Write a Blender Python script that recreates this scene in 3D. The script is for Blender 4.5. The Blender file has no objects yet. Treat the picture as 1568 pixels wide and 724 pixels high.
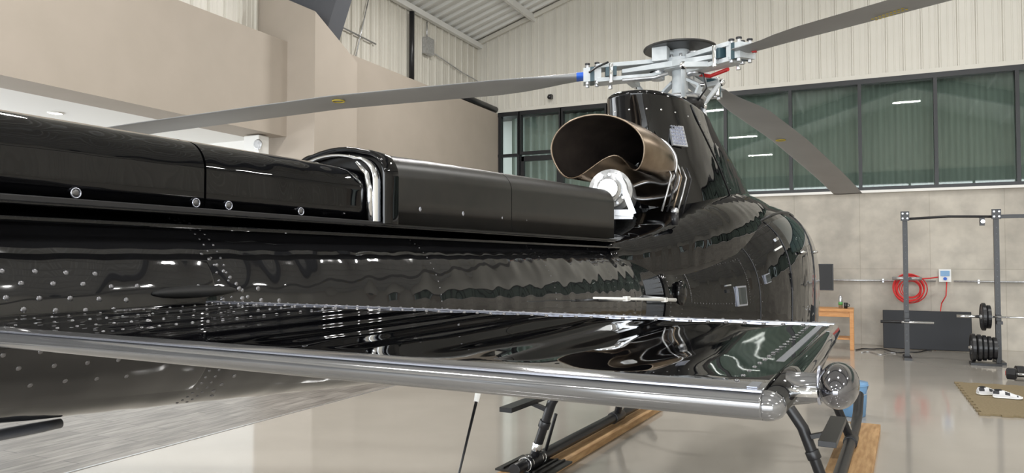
import bpy, math, random
from mathutils import Vector, Matrix
random.seed(4)
H = 1.65
sc = bpy.context.scene
try:
    sc.view_settings.view_transform = 'Standard'
    sc.view_settings.exposure = .10
except Exception: pass

# ---------------------------------------------------------------- materials
def mat(name, col, rough=0.5, metal=0.0, **kw):
    m = bpy.data.materials.new(name); m.use_nodes = True
    b = m.node_tree.nodes['Principled BSDF']
    b.inputs['Base Color'].default_value = (*col, 1)
    b.inputs['Roughness'].default_value = rough
    b.inputs['Metallic'].default_value = metal
    for k, v in kw.items():
        b.inputs[k.replace('_', ' ')].default_value = v
    return m
def noisy(name, c1, c2, scale, rough=0.5, bump=0.0, detail=6, rr=None, stretch=(1,1,1), **kw):
    m = mat(name, c1, rough, **kw); nt = m.node_tree; b = nt.nodes['Principled BSDF']
    tc = nt.nodes.new('ShaderNodeTexCoord'); mp = nt.nodes.new('ShaderNodeMapping')
    mp.inputs['Scale'].default_value = stretch
    n = nt.nodes.new('ShaderNodeTexNoise'); n.inputs['Scale'].default_value = scale; n.inputs['Detail'].default_value = detail
    r = nt.nodes.new('ShaderNodeValToRGB')
    r.color_ramp.elements[0].position = .3; r.color_ramp.elements[1].position = .7
    r.color_ramp.elements[0].color = (*c1, 1); r.color_ramp.elements[1].color = (*c2, 1)
    nt.links.new(tc.outputs['Object'], mp.inputs[0]); nt.links.new(mp.outputs[0], n.inputs['Vector'])
    nt.links.new(n.outputs['Fac'], r.inputs[0]); nt.links.new(r.outputs[0], b.inputs['Base Color'])
    if rr:
        mr = nt.nodes.new('ShaderNodeMapRange'); mr.inputs['To Min'].default_value = rr[0]; mr.inputs['To Max'].default_value = rr[1]
        nt.links.new(n.outputs['Fac'], mr.inputs['Value']); nt.links.new(mr.outputs[0], b.inputs['Roughness'])
    if bump:
        bp = nt.nodes.new('ShaderNodeBump'); bp.inputs['Strength'].default_value = bump; bp.inputs['Distance'].default_value = .01
        nt.links.new(n.outputs['Fac'], bp.inputs['Height']); nt.links.new(bp.outputs[0], b.inputs['Normal'])
    return m
def wavy(m, scale, dist, stretch=(1,1,1)):
    nt=m.node_tree; b=nt.nodes['Principled BSDF']
    tc=nt.nodes.new('ShaderNodeTexCoord'); mp=nt.nodes.new('ShaderNodeMapping'); mp.inputs['Scale'].default_value=stretch
    n=nt.nodes.new('ShaderNodeTexNoise'); n.inputs['Scale'].default_value=scale; n.inputs['Detail'].default_value=0
    bp=nt.nodes.new('ShaderNodeBump'); bp.inputs['Strength'].default_value=1; bp.inputs['Distance'].default_value=dist
    nt.links.new(tc.outputs['Object'],mp.inputs[0]); nt.links.new(mp.outputs[0],n.inputs['Vector']); nt.links.new(n.outputs['Fac'],bp.inputs['Height']); nt.links.new(bp.outputs[0],b.inputs['Normal'])
    return m
def emis(name, col, s):
    m = mat(name, col); b = m.node_tree.nodes['Principled BSDF']
    b.inputs['Emission Color'].default_value = (*col, 1); b.inputs['Emission Strength'].default_value = s
    return m

BLACK = wavy(noisy('gloss_black_paint', (.0018,.002,.0026), (.003,.003,.0038), 3, rough=.025, IOR=1.47), 7, .0035, (1,1.6,1))
STABB = noisy('gloss_black_stabiliser_paint', (.0018,.002,.0026), (.003,.003,.0038), 3, rough=.02, IOR=2.0)
BOOMB = wavy(noisy('boom_black_paint', (.007,.007,.008), (.011,.011,.012), 2, rough=.05, IOR=1.65), 7, .0050, (1,1.8,1))
SATIN = noisy('satin_black', (.013,.0125,.012), (.019,.0175,.016), 20, rough=.36, detail=3)
RUBBER = mat('black_rubber', (.012,.012,.012), .7)
DARKM = mat('black_powdercoat', (.012,.012,.014), .35)
CHROME = mat('polished_steel', (.75,.76,.78), .12, 1.0)
RIVM = mat('rivet_steel', (.20,.20,.21), .3, .9)
RIVS = mat('rivet_small', (.17,.17,.18), .25, .8)
SCREW = mat('cover_screw', (.16,.16,.165), .35, .9)
EDGE = wavy(noisy('edge_sheen_and_cap_grey', (.22,.22,.225), (.28,.28,.285), 6, rough=.12, metal=.7), 9, .0025)  # grey puts reflections on the black stabiliser edge into the colour; also tip cap
TIPM = mat('tip_light_dark_chrome', (.22,.22,.24), .08, .95)
STRIP = mat('bare_metal_and_edge_glint', (.50,.52,.60), .25, .8)
SILV = noisy('cast_aluminium', (.45,.46,.48), (.65,.66,.68), 30, rough=.35, metal=.85)
BRONZE = noisy('heat_tinted_steel', (.17,.125,.09), (.36,.29,.22), 7, rough=.3, metal=1.0, rr=(.2,.42))
BRONZI = noisy('dark_inner_steel', (.025,.02,.018), (.06,.047,.04), 7, rough=.5, metal=.7)  # darker brown steel for the inside of the exhaust
BLADEM = noisy('rotor_blade_grey', (.25,.255,.26), (.30,.305,.31), 2, rough=.42)
BLADET = mat('blade_tip_dark', (.03,.025,.022), .5)
HUBM = noisy('hub_light_grey', (.50,.54,.56), (.64,.67,.69), 12, rough=.35)
TEAL = mat('damper_teal', (.035,.075,.095), .4)
BLUE = mat('blue_tape', (.02,.12,.6), .5)
REDM = mat('red_tape', (.65,.02,.02), .4)
YEL = mat('yellow_marking', (.55,.42,.04), .5)
WHITEP = mat('white_plastic', (.85,.85,.83), .4)
GLASSD = mat('cabin_glass', (.01,.02,.025), .02, 0, IOR=1.9)
FRAME = mat('black_window_frame', (.012,.013,.015), .4)
PANEL = noisy('cream_metal_panel', (.64,.615,.55), (.67,.645,.58), 1.5, rough=.4)
ROOFM = noisy('white_roof_panel', (.74,.74,.72), (.78,.78,.76), 1.5, rough=.4)
BEIGE = noisy('beige_plaster', (.39,.34,.285), (.415,.36,.305), 2.0, rough=.7)
WHITEW = mat('white_paint', (.84,.83,.80), .7)
STEEL = mat('dark_structural_steel', (.10,.105,.12), .5)
WOOD = noisy('pine_board', (.40,.22,.09), (.62,.39,.19), 6, rough=.6, stretch=(6,.7,6))
ORWOOD = noisy('bench_wood', (.55,.25,.08), (.68,.34,.13), 8, rough=.45, stretch=(1,5,5))
MATM = noisy('tan_foam_mat', (.20,.155,.085), (.25,.195,.115), 40, rough=.9, bump=.3)
FLOORM = noisy('polished_epoxy_floor', (.37,.345,.305), (.43,.40,.355), .7, rough=.08, rr=(.05,.13), IOR=1.6)
BLUEB = mat('light_blue_plastic', (.18,.36,.60), .35)
CURT = noisy('green_grey_curtain', (.38,.43,.395), (.45,.50,.46), 3, rough=.8, stretch=(6,6,.4))
WIN = bpy.data.materials.new('tinted_window_glass'); WIN.use_nodes=True
nt=WIN.node_tree; nt.nodes.clear()
o_=nt.nodes.new('ShaderNodeOutputMaterial'); mx=nt.nodes.new('ShaderNodeMixShader'); fr=nt.nodes.new('ShaderNodeFresnel'); fr.inputs[0].default_value=1.8
tr=nt.nodes.new('ShaderNodeBsdfTransparent'); tr.inputs[0].default_value=(.66,.72,.68,1); gl=nt.nodes.new('ShaderNodeBsdfGlossy'); gl.inputs['Roughness'].default_value=.01; gl.inputs['Color'].default_value=(.85,.9,.87,1)
nt.links.new(fr.outputs[0],mx.inputs[0]); nt.links.new(tr.outputs[0],mx.inputs[1]); nt.links.new(gl.outputs[0],mx.inputs[2]); nt.links.new(mx.outputs[0],o_.inputs[0])

CONC = noisy('cast_concrete', (.45,.415,.365), (.59,.55,.485), .9, rough=.75, detail=10, bump=.08)
def conc_setup(m):
    nt = m.node_tree; b = nt.nodes['Principled BSDF']
    ramp = [n for n in nt.nodes if n.type == 'VALTORGB'][0]
    tc = [n for n in nt.nodes if n.type == 'TEX_COORD'][0]
    sep = nt.nodes.new('ShaderNodeSeparateXYZ'); cmb = nt.nodes.new('ShaderNodeCombineXYZ')
    nt.links.new(tc.outputs['Object'], sep.inputs[0]); nt.links.new(sep.outputs[0], cmb.inputs[0]); nt.links.new(sep.outputs[2], cmb.inputs[1])
    br = nt.nodes.new('ShaderNodeTexBrick'); br.offset = 0
    br.inputs['Color1'].default_value = (1,1,1,1); br.inputs['Color2'].default_value = (.95,.95,.95,1); br.inputs['Mortar'].default_value = (.82,.81,.79,1)
    br.inputs['Scale'].default_value = 1; br.inputs['Brick Width'].default_value = 1.22; br.inputs['Row Height'].default_value = 1.5
    br.inputs['Mortar Size'].default_value = .007
    nt.links.new(cmb.outputs[0], br.inputs['Vector'])
    mx = nt.nodes.new('ShaderNodeMixRGB'); mx.blend_type = 'MULTIPLY'; mx.inputs[0].default_value = 1
    nt.links.new(ramp.outputs[0], mx.inputs[1]); nt.links.new(br.outputs[0], mx.inputs[2])
    n2 = nt.nodes.new('ShaderNodeTexNoise'); n2.inputs['Scale'].default_value = 3.2; n2.inputs['Detail'].default_value = 9
    r2 = nt.nodes.new('ShaderNodeValToRGB'); r2.color_ramp.elements[0].color = (.83,.83,.83,1); r2.color_ramp.elements[1].color = (1.06,1.06,1.05,1)
    r2.color_ramp.elements[0].position = .35; r2.color_ramp.elements[1].position = .65
    nt.links.new(tc.outputs['Object'], n2.inputs['Vector']); nt.links.new(n2.outputs['Fac'], r2.inputs[0])
    m2 = nt.nodes.new('ShaderNodeMixRGB'); m2.blend_type = 'MULTIPLY'; m2.inputs[0].default_value = 1
    nt.links.new(mx.outputs[0], m2.inputs[1]); nt.links.new(r2.outputs[0], m2.inputs[2])
    nt.links.new(m2.outputs[0], b.inputs['Base Color'])
conc_setup(CONC)
TILE = mat('grey_plank_tile', (.3,.28,.26), .4)
def tile_setup(m):
    nt = m.node_tree; b = nt.nodes['Principled BSDF']
    tc = nt.nodes.new('ShaderNodeTexCoord'); mp = nt.nodes.new('ShaderNodeMapping'); mp.inputs['Rotation'].default_value = (0,0,math.pi/2)
    br = nt.nodes.new('ShaderNodeTexBrick'); br.offset = .4
    br.inputs['Color1'].default_value = (.19,.175,.16,1); br.inputs['Color2'].default_value = (.27,.25,.23,1); br.inputs['Mortar'].default_value = (.09,.085,.08,1)
    br.inputs['Scale'].default_value = 1; br.inputs['Brick Width'].default_value = 1.2; br.inputs['Row Height'].default_value = .2; br.inputs['Mortar Size'].default_value = .006
    nt.links.new(tc.outputs['Object'], mp.inputs[0]); nt.links.new(mp.outputs[0], br.inputs['Vector'])
    n = nt.nodes.new('ShaderNodeTexNoise'); n.inputs['Scale'].default_value = 3; n.inputs['Detail'].default_value = 8
    mp2 = nt.nodes.new('ShaderNodeMapping'); mp2.inputs['Scale'].default_value = (5,.9,1)
    nt.links.new(tc.outputs['Object'], mp2.inputs[0]); nt.links.new(mp2.outputs[0], n.inputs['Vector'])
    r = nt.nodes.new('ShaderNodeValToRGB'); r.color_ramp.elements[0].color = (.65,.65,.65,1); r.color_ramp.elements[1].color = (1.2,1.2,1.2,1)
    r.color_ramp.elements[0].position=.35; r.color_ramp.elements[1].position=.65
    nt.links.new(n.outputs['Fac'], r.inputs[0])
    mx = nt.nodes.new('ShaderNodeMixRGB'); mx.blend_type = 'MULTIPLY'; mx.inputs[0].default_value = 1
    nt.links.new(br.outputs[0], mx.inputs[1]); nt.links.new(r.outputs[0], mx.inputs[2]); nt.links.new(mx.outputs[0], b.inputs['Base Color'])
tile_setup(TILE)

# ---------------------------------------------------------------- mesh builder
def sgnpow(v, p): return math.copysign(abs(v)**p, v)
class MB:
    def __init__(s): s.v=[]; s.f=[]; s.m=[]; s.sm=[]; s.mats=[]
    def mi(s, m):
        if m not in s.mats: s.mats.append(m)
        return s.mats.index(m)
    def add(s, vs, fs, m, smooth=False):
        o=len(s.v); s.v += [tuple(v) for v in vs]; k=s.mi(m)
        for f in fs: s.f.append(tuple(o+i for i in f)); s.m.append(k); s.sm.append(smooth)
    def box(s, c, sz, m, rot=None, bev=0):
        x,y,z=[a/2 for a in sz]
        pts=[Vector((sx*x,sy*y,sz_*z)) for sz_ in(-1,1) for sy in(-1,1) for sx in(-1,1)]
        if rot: pts=[rot@p for p in pts]
        pts=[p+Vector(c) for p in pts]
        s.add(pts,[(0,2,3,1),(4,5,7,6),(0,1,5,4),(2,6,7,3),(0,4,6,2),(1,3,7,5)],m)
    def beam(s, a, b, w, h, m, up=(0,0,1)):
        a=Vector(a);b=Vector(b);d=(b-a).normalized();u=Vector(up)
        r=d.cross(u).normalized();u=r.cross(d)
        pts=[p+r*sx*w/2+u*sy*h/2 for p in(a,b) for sy in(-1,1) for sx in(-1,1)]
        s.add(pts,[(0,2,3,1),(4,5,7,6),(0,1,5,4),(2,6,7,3),(0,4,6,2),(1,3,7,5)],m)
    def loft(s, rings, m, smooth=True, caps=True, closed=True, mf=None):
        n=len(rings[0]); o=len(s.v)
        for r in rings: s.v += [tuple(p) for p in r]
        k=s.mi(m)
        for i in range(len(rings)-1):
            for j in range(n if closed else n-1):
                j2=(j+1)%n
                s.f.append((o+i*n+j,o+i*n+j2,o+(i+1)*n+j2,o+(i+1)*n+j)); s.sm.append(smooth)
                s.m.append(s.mi(mf(i,j)) if mf else k)
        if caps:
            s.f.append(tuple(o+j for j in range(n))); s.m.append(k); s.sm.append(False)
            e=o+(len(rings)-1)*n
            s.f.append(tuple(e+j for j in reversed(range(n)))); s.m.append(k); s.sm.append(False)
    def tube(s, path, rad, m, n=12, caps=True, smooth=True):
        path=[Vector(p) for p in path]
        if not isinstance(rad,(list,tuple)): rad=[rad]*len(path)
        rings=[]; prev=None
        for i,p in enumerate(path):
            d=(path[min(i+1,len(path)-1)]-path[max(i-1,0)])
            if d.length<1e-7: d=path[-1]-path[0]
            d.normalize()
            if prev is None:
                a=Vector((0,0,1)) if abs(d.z)<.9 else Vector((1,0,0))
                prev=d.cross(a).normalized()
            prev=(prev-d*prev.dot(d)).normalized(); q=d.cross(prev)
            rings.append([p+(prev*math.cos(t)+q*math.sin(t))*rad[i] for t in [2*math.pi*j/n for j in range(n)]])
        s.loft(rings,m,smooth,caps)
    def cyl(s,a,b,r,m,n=20,r2=None): s.tube([a,b],[r,r if r2 is None else r2],m,n)
    def ell(s,c,r,m,nu=20,nv=12,rot=None,mf=None):
        c=Vector(c); rings=[]
        for i in range(0,nv+1):
            ph=math.pi*min(max(i/nv,.01),.99); ring=[]
            for j in range(nu):
                t=2*math.pi*j/nu
                p=Vector((r[0]*math.sin(ph)*math.cos(t),r[1]*math.sin(ph)*math.sin(t),-r[2]*math.cos(ph)))
                if rot: p=rot@p
                ring.append(c+p)
            rings.append(ring)
        s.loft(rings,m)
    def torus(s,c,R,r,m,ax=(0,0,1),n=32,k=8,sy=1.0):
        ax=Vector(ax).normalized(); a=Vector((1,0,0)) if abs(ax.x)<.9 else Vector((0,1,0))
        u=ax.cross(a).normalized(); w=ax.cross(u); c=Vector(c)
        rings=[]
        for i in range(n+1):
            t=2*math.pi*i/n; d=u*math.cos(t)+w*math.sin(t)
            rings.append([c+d*R+(d*math.cos(q)+ax*math.sin(q))*r for q in [2*math.pi*j/k for j in range(k)]])
        s.loft(rings,m,caps=False)
    def dome(s,p,nrm,r,m,h=.55):
        nrm=Vector(nrm).normalized(); a=Vector((0,0,1)) if abs(nrm.z)<.9 else Vector((1,0,0))
        u=nrm.cross(a).normalized(); w=nrm.cross(u); p=Vector(p)-nrm*r*.08; n=8; vs=[]
        for (rr,hh) in ((1,0),(.82,.6),(.45,.92)):
            for j in range(n):
                t=2*math.pi*j/n; vs.append(p+(u*math.cos(t)+w*math.sin(t))*r*rr+nrm*r*h*hh)
        vs.append(p+nrm*r*h)
        fs=[(i*n+j,i*n+(j+1)%n,(i+1)*n+(j+1)%n,(i+1)*n+j) for i in(0,1) for j in range(n)]+[(2*n+j,2*n+(j+1)%n,3*n) for j in range(n)]
        s.add(vs,fs,m,True)
    def build(s,name,parent=None,bevel=0,fix=True,wn=False):
        me=bpy.data.meshes.new(name); me.from_pydata(s.v,[],s.f); me.update()
        for m in s.mats: me.materials.append(m)
        for i,p in enumerate(me.polygons): p.material_index=s.m[i]; p.use_smooth=s.sm[i]
        if fix:
            import bmesh
            bm=bmesh.new(); bm.from_mesh(me); bmesh.ops.recalc_face_normals(bm,faces=bm.faces); bm.to_mesh(me); bm.free()
        ob=bpy.data.objects.new(name,me); bpy.context.collection.objects.link(ob)
        if parent: ob.parent=parent
        if bevel:
            b=ob.modifiers.new('bevel','BEVEL'); b.width=bevel; b.segments=2; b.limit_method='ANGLE'
        if wn:
            b=ob.modifiers.new('wn','WEIGHTED_NORMAL'); b.weight=100; b.keep_sharp=True
        return ob
def empty(name,loc=(0,0,0),rz=0):
    e=bpy.data.objects.new(name,None); e.location=loc; e.rotation_euler=(0,0,rz); bpy.context.collection.objects.link(e); return e

# ================================================================ ROOM
YB=16.4; XL=-8.6; XLB=-8.0; XR=13.0; YF=-14.0; ZW=3.05; ZT=5.28
def roofz(x): return 7.15+.32*(min(x,2*2.2-x)-XL)
def ribbed(name,o,ud,ul,zb,ztf,nrm,m,sp=.305,dep=.034,thick=.06,mb=None):
    own = mb is None
    mb = mb or MB()
    o=Vector((*o,0)); ud=Vector((*ud,0)); nv=Vector((*nrm,0)); prof=[]
    k=0
    while k*sp<ul:
        b=k*sp
        for du,dd in((0,0),(.10,0),(.108,.15),(.125,.15),(.133,0),(.20,0),(.208,.15),(.225,.15),(.233,0),(.262,0),(.272,1),(.295,1)):
            if b+du<=ul: prof.append((b+du,dd*dep))
        k+=1
    prof.append((ul,0))
    lo=[o+ud*u+nv*d+Vector((0,0,zb)) for u,d in prof]
    hi=[]
    for u,d in prof:
        p=o+ud*u+nv*d; hi.append(Vector((p.x,p.y,ztf(p))))
    n=len(prof)
    mb.add(lo+hi,[(i,i+1,n+i+1,n+i) for i in range(n-1)],m)
    a=o-nv*thick; b=o+ud*ul-nv*thick
    mb.add([(a.x,a.y,zb),(b.x,b.y,zb),(b.x,b.y,ztf(b)),(a.x,a.y,ztf(a))],[(0,1,2,3)],m)
    if own: return mb.build(name,fix=False)
mb=MB()
mid=2.2
ribbed('x',(XL,YB),(1,0),mid-XL,ZT,lambda p:roofz(p.x)+.11,(0,-1),PANEL,mb=mb)
ribbed('x',(mid,YB),(1,0),XR-mid,ZT,lambda p:roofz(p.x)+.11,(0,-1),PANEL,mb=mb)
mb.box(((-5.2+XR)/2,YB+.15,ZW/2),(XR+5.2,.3,ZW),CONC)
mb.build('wall_back',fix=False)
mb=MB(); mb.box(((XL+XR)/2,YB-.04,ZT+.04),(XR-XL,.05,.09),PANEL); mb.build('trim_1')
def window(name,x0,x1,z0,z1,mull,trans=()):
    mb=MB(); 
    for a,b in zip(mull[:-1],mull[1:]):
        mb.add([(a,YB+.05,z0),(b,YB+.05,z0),(b,YB+.05,z1),(a,YB+.05,z1)],[(0,1,2,3)],WIN)
    for x in mull: mb.box((x,YB+.0,(z0+z1)/2),(.065,.14,z1-z0),FRAME)
    for z,h in ((z0+.035,.07),(z1-.05,.10)): mb.box(((x0+x1)/2,YB+.0,z),(x1-x0,.145,h),FRAME)
    for (a,b,z) in trans: mb.box(((a+b)/2,YB+.0,z),(b-a,.13,.07),FRAME)
    return mb.build(name)
window('window_1',-5.2,12.0,ZW,ZT,[-5.2,-3.9,-2.58,-1.27,.03,1.35,2.67,3.99,5.3,6.6,7.9,9.2,10.6,12.0])
window('window_2',XLB,-7.45,0,ZT,[XLB+.05,-7.45],trans=[(XLB,-7.45,4.22)])
window('window_3',-6.33,-5.24,0,ZT,[-6.33,-5.24],trans=[(-6.33,-5.24,4.22)])
window('window_4',-7.41,-6.37,4.22,ZT,[-7.41,-6.37])
mb=MB(); mb.add([(-7.36,YB+.02,.1),(-6.42,YB+.02,.1),(-6.42,YB+.02,4.1),(-7.36,YB+.02,4.1)],[(0,1,2,3)],WIN)
for x in(-7.36,-6.42): mb.box((x,YB,2.1),(.09,.08,4.15),FRAME)
for z in(.12,1.1,4.12): mb.box((-6.89,YB,z),(.98,.08,.12),FRAME)
mb.cyl((-6.5,YB-.08,.9),(-6.5,YB-.08,1.3),.012,CHROME); mb.build('door_1')
mb=MB(); mb.box((12.5,YB+.05,4.17),(1.0,.1,ZT-ZW),BEIGE); mb.build('wall_back_infill')
mb=MB(); mb.box((3.4,YB-.03,ZW-.02),(17.2,.1,.05),WHITEW); mb.build('trim_2')
def curtain(x0,x1,z0,z1,y):
    mb=MB(); n=int((x1-x0)/.03)
    lo=[(x0+i*.03,y+.035*math.sin(i*.03*2*math.pi/.21)+.015*math.sin(i*.31),z0) for i in range(n+1)]
    hi=[(p[0],p[1],z1) for p in lo]
    mb.add(lo+hi,[(i,i+1,n+2+i,n+1+i) for i in range(n)],CURT,True); mb.build('window_curtain',fix=False)
curtain(-5.1,12,ZW+.02,ZT,YB+.50); curtain(-8,-5.3,0,ZT,YB+.75)
mb=MB(); mb.box((2.2,YB+1.2,2.7),(21.6,.1,5.6),WHITEW); mb.box((2.2,YB+.7,5.36),(21.6,1.1,.1),DARKM); mb.box((3.4,YB+.72,ZW-.04),(17.2,.8,.08),WHITEW)
mb.build('wall_mezzanine')
ribbed('wall_left',(XL,YF),(0,1),YB-YF,5.0,lambda p:7.15,(1,0),PANEL)
mb=MB(); mb.box(((XL+XLB)/2,(9.97+YB)/2,2.63),(XLB-XL,YB-9.97,5.26),BEIGE); mb.build('wall_left_lower')
mb=MB(); mb.box(((XL+XLB)/2,(YF+8.95)/2,4.31),(XLB-XL,8.95-YF,1.48),BEIGE); mb.build('wall_left_bulkhead')
mb=MB()
x0,x1,y0,y1=XL,-7.46,8.92,9.97
mb.add([(x0,y0,0),(x1,y0,0),(x1,y1,0),(x0,y1,0),(x0,y0,6.0),(x1,y0,5.45),(x1,y1,4.92),(x0,y1,5.35)],
 [(0,3,2,1),(4,5,6,7),(0,1,5,4),(1,2,6,5),(2,3,7,6),(3,0,4,7)],BEIGE)
mb.add([(-8.5,9.4,5.2),(-7.75,9.4,5.0),(-6.6,9.4,8.0),(-8.5,9.4,7.2),(-8.5,9.75,5.2),(-7.75,9.75,5.0),(-6.6,9.75,8.0),(-8.5,9.75,7.2)],
 [(0,1,2,3),(7,6,5,4),(1,5,6,2),(0,4,5,1),(0,3,7,4),(3,2,6,7)],STEEL)  # steel frame haunch, built into the pilaster mesh
mb.build('wall_left_pilaster_and_haunch')
mb=MB(); mb.cyl((XL+.12,13.2,5.3),(XL+.12,13.2,6.9),.055,DARKM); mb.build('downpipe')
mb=MB(); mb.cyl((-8.05,14.1,5.36),(-8.05,16.3,5.36),.075,DARKM); mb.build('round_duct')
mb=MB(); mb.box((XL+.1,13.9,6.35),(.12,.3,.36),SILV); mb.tube([(XL+.06,13.9,6.5),(XL+.06,13.9,6.9)],.015,SILV)
mb.tube([(XL+.06,14.0,6.3),(XL+.06,15.5,6.15),(XL+.1,16.2,6.1),(XL+.3,16.3,5.9)],.012,SILV); mb.build('electrical_box')
mb=MB(); mb.tube([(XL+.06,5,6.3),(XL+.06,9,6.0),(XL+.06,12,5.9)],.015,SILV)
mb.tube([(XL+.06,11.3,5.3),(XL+.06,11.8,6.85)],.012,SILV)
mb.build('conduit_pipe')
mb=MB(); mb.box((-6.6,YB-.08,5.55),(.08,.1,.1),DARKM); mb.ell((-6.6,YB-.15,5.53),(.055,.055,.055),DARKM); mb.build('security_camera')
ribbed('wall_right',(XR,YB),(0,-1),YB-YF,0,lambda p:7.15,(-1,0),PANEL)
mb=MB()
ribbed('x',(mid,YF),(-1,0),mid-XL,6.0,lambda p:roofz(p.x)+.11,(0,1),PANEL,mb=mb)
ribbed('x',(XR,YF),(-1,0),XR-mid,6.0,lambda p:roofz(p.x)+.11,(0,1),PANEL,mb=mb)
ribbed('x',(-6.8,YF),(-1,0),-6.8-XL,0,lambda p:6.0,(0,1),PANEL,mb=mb)
ribbed('x',(XR,YF),(-1,0),1.2,0,lambda p:6.0,(0,1),PANEL,mb=mb)
mb.box((2.5,YF,6.35),(18.8,.3,.7),STEEL)
for i in range(7): mb.box((-6.6+i*3.05,YF+.1,5.7),(.12,.12,.6),STEEL)
mb.build('wall_front',fix=False)
mb=MB()
for side in(0,1):
    n=int((YB-YF)/.305)
    prof=[]
    for k in range(n+1):
        b=YF+k*.305
        for du,dd in((0,0),(.20,0),(.215,.075),(.28,.075)):
            if b+du<=YB: prof.append((b+du,-dd))
    xa,xb=(XL,mid) if side==0 else (XR,mid)
    lo=[(xa,y,roofz(xa)+d) for y,d in prof]; hi=[(xb,y,roofz(xb)+d) for y,d in prof]; m_=len(prof)
    mb.add(lo+hi,[(i,i+1,m_+i+1,m_+i) for i in range(m_-1)],ROOFM)
    xe=xa+(-.6 if side==0 else .6)
    mb.add([(xe,YF-.5,roofz(xe)+.12),(mid,YF-.5,roofz(mid)+.12),(mid,YB+1.4,roofz(mid)+.12),(xe,YB+1.4,roofz(xe)+.12)],[(0,1,2,3)],ROOFM)
    for q in range(1,7):
        x=xa+(xb-xa)*q/7; mb.box((x,(YB+YF)/2,roofz(x)-.14),(.07,YB-YF,.16),ROOFM)
    mb.box((xa+(.09 if side==0 else -.09),(YB+YF)/2,7.0),(.1,YB-YF,.12),ROOFM)
for yy in(9.55,1.5,-6.5):
    mb.beam((-7.4,yy,7.2),(2.2,yy,10.1),.3,.6,STEEL); mb.beam((2.2,yy,10.1),(12.6,yy,7.0),.3,.6,STEEL)  # steel rafters, built into the ceiling mesh
mb.beam((XL,YB-.06,roofz(XL)-.1),(mid,YB-.06,roofz(mid)-.1),.06,.1,PANEL); mb.beam((mid,YB-.06,roofz(mid)-.1),(XR,YB-.06,roofz(XR)-.1),.06,.1,PANEL)
mb.build('ceiling_and_rafters',fix=False)
mb=MB(); mb.box((-11.3,(YF+8.9)/2,3.62),(5.4,8.9-YF,.1),WHITEW); mb.build('ceiling_recess')
mb=MB(); mb.box((-11.3,9.0,1.8),(5.4,.16,3.6),WHITEW); mb.build('wall_recess_end')
mb=MB()
mb.box((-14.05,(YF+9)/2,.45),(.1,9-YF,.9),WHITEW); mb.box((-14.05,(YF+9)/2,3.25),(.1,9-YF,.8),WHITEW)
for y in(-13.5,-8,-2.5,3,8.5): mb.box((-14.05,y,1.9),(.1,1.0,2.2),WHITEW)  # gaps between piers are openings added to let daylight brighten the recess
mb.build('wall_recess_back')
mb=MB()
GL=emis('downlight_glow',(1,.95,.85),12)
for (x,y) in((-9.4,3.2),(-9.4,6.2),(-11.5,3.2),(-11.5,6.2),(-11.5,.5)):
    mb.torus((x,y,3.565),.085,.012,WHITEW); mb.cyl((x,y,3.57),(x,y,3.56),.075,GL)
mb.build('recessed_downlights')
mb=MB(); mb.box((-8.3,8.6,3.4),(.3,.22,.3),WHITEP); mb.cyl((-8.15,8.49,3.4),(-8.15,8.46,3.4),.08,SILV); mb.build('wall_speaker',bevel=.02)
mb=MB(); mb.box(((-5.63+XR)/2,(YB+YF)/2,-.05),(XR+5.63,YB-YF,.1),FLOORM); mb.build('floor')
mb=MB(); mb.box(((-5.63-14.1)/2,(YB+YF)/2,-.05),(14.1-5.63,YB-YF,.1),TILE); mb.build('floor_tile')
mb=MB(); mb.box((-5.63,(YB+YF)/2,.001),(.03,YB-YF,.006),SILV); mb.build('trim_3')
mb=MB(); mb.box((0,-45,-.08),(120,62,.1),mat('apron_concrete',(.5,.49,.46),.8)); mb.build('ground_apron')

def area(name,loc,rot,sx,sy,e,col=(1,1,1),parent=None):
    L=bpy.data.lights.new(name,'AREA'); L.shape='RECTANGLE'; L.size=sx; L.size_y=sy; L.energy=e; L.color=col
    lo=bpy.data.objects.new(name,L); lo.location=loc; lo.rotation_euler=rot; bpy.context.collection.objects.link(lo)
    if parent: lo.parent=parent
    return lo
for ix,x in enumerate((-4.8,2.2,9.0)):
    for y in (-9,-2.5,4.2,11.0):
        z=roofz(x)-1.0
        e=MB(); e.box((0,0,.06),(1.3,.36,.08),WHITEP); e.cyl((-.5,0,.1),(-.5,0,.66),.006,STEEL); e.cyl((.5,0,.1),(.5,0,.66),.006,STEEL)
        o=e.build('high_bay_light'); o.location=(x,y,z)
        area('lamp',(0,0,-.01),(0,0,0),1.2,.3,195,(1,.985,.96),o)
area('door_daylight',(2.5,YF-.4,3.1),(math.radians(90),0,0),18,5.8,1700,(.95,.98,1))
area('recess_fill',(-13.9,1,1.9),(0,math.radians(-100),0),2.0,12,420,(.97,.99,1))  # added fill lamp that brightens the white recess ceiling

w=bpy.data.worlds.new('world'); sc.world=w; w.use_nodes=True
bg=w.node_tree.nodes['Background']; bg.inputs[0].default_value=(.85,.93,1,1); bg.inputs[1].default_value=2.5

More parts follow.
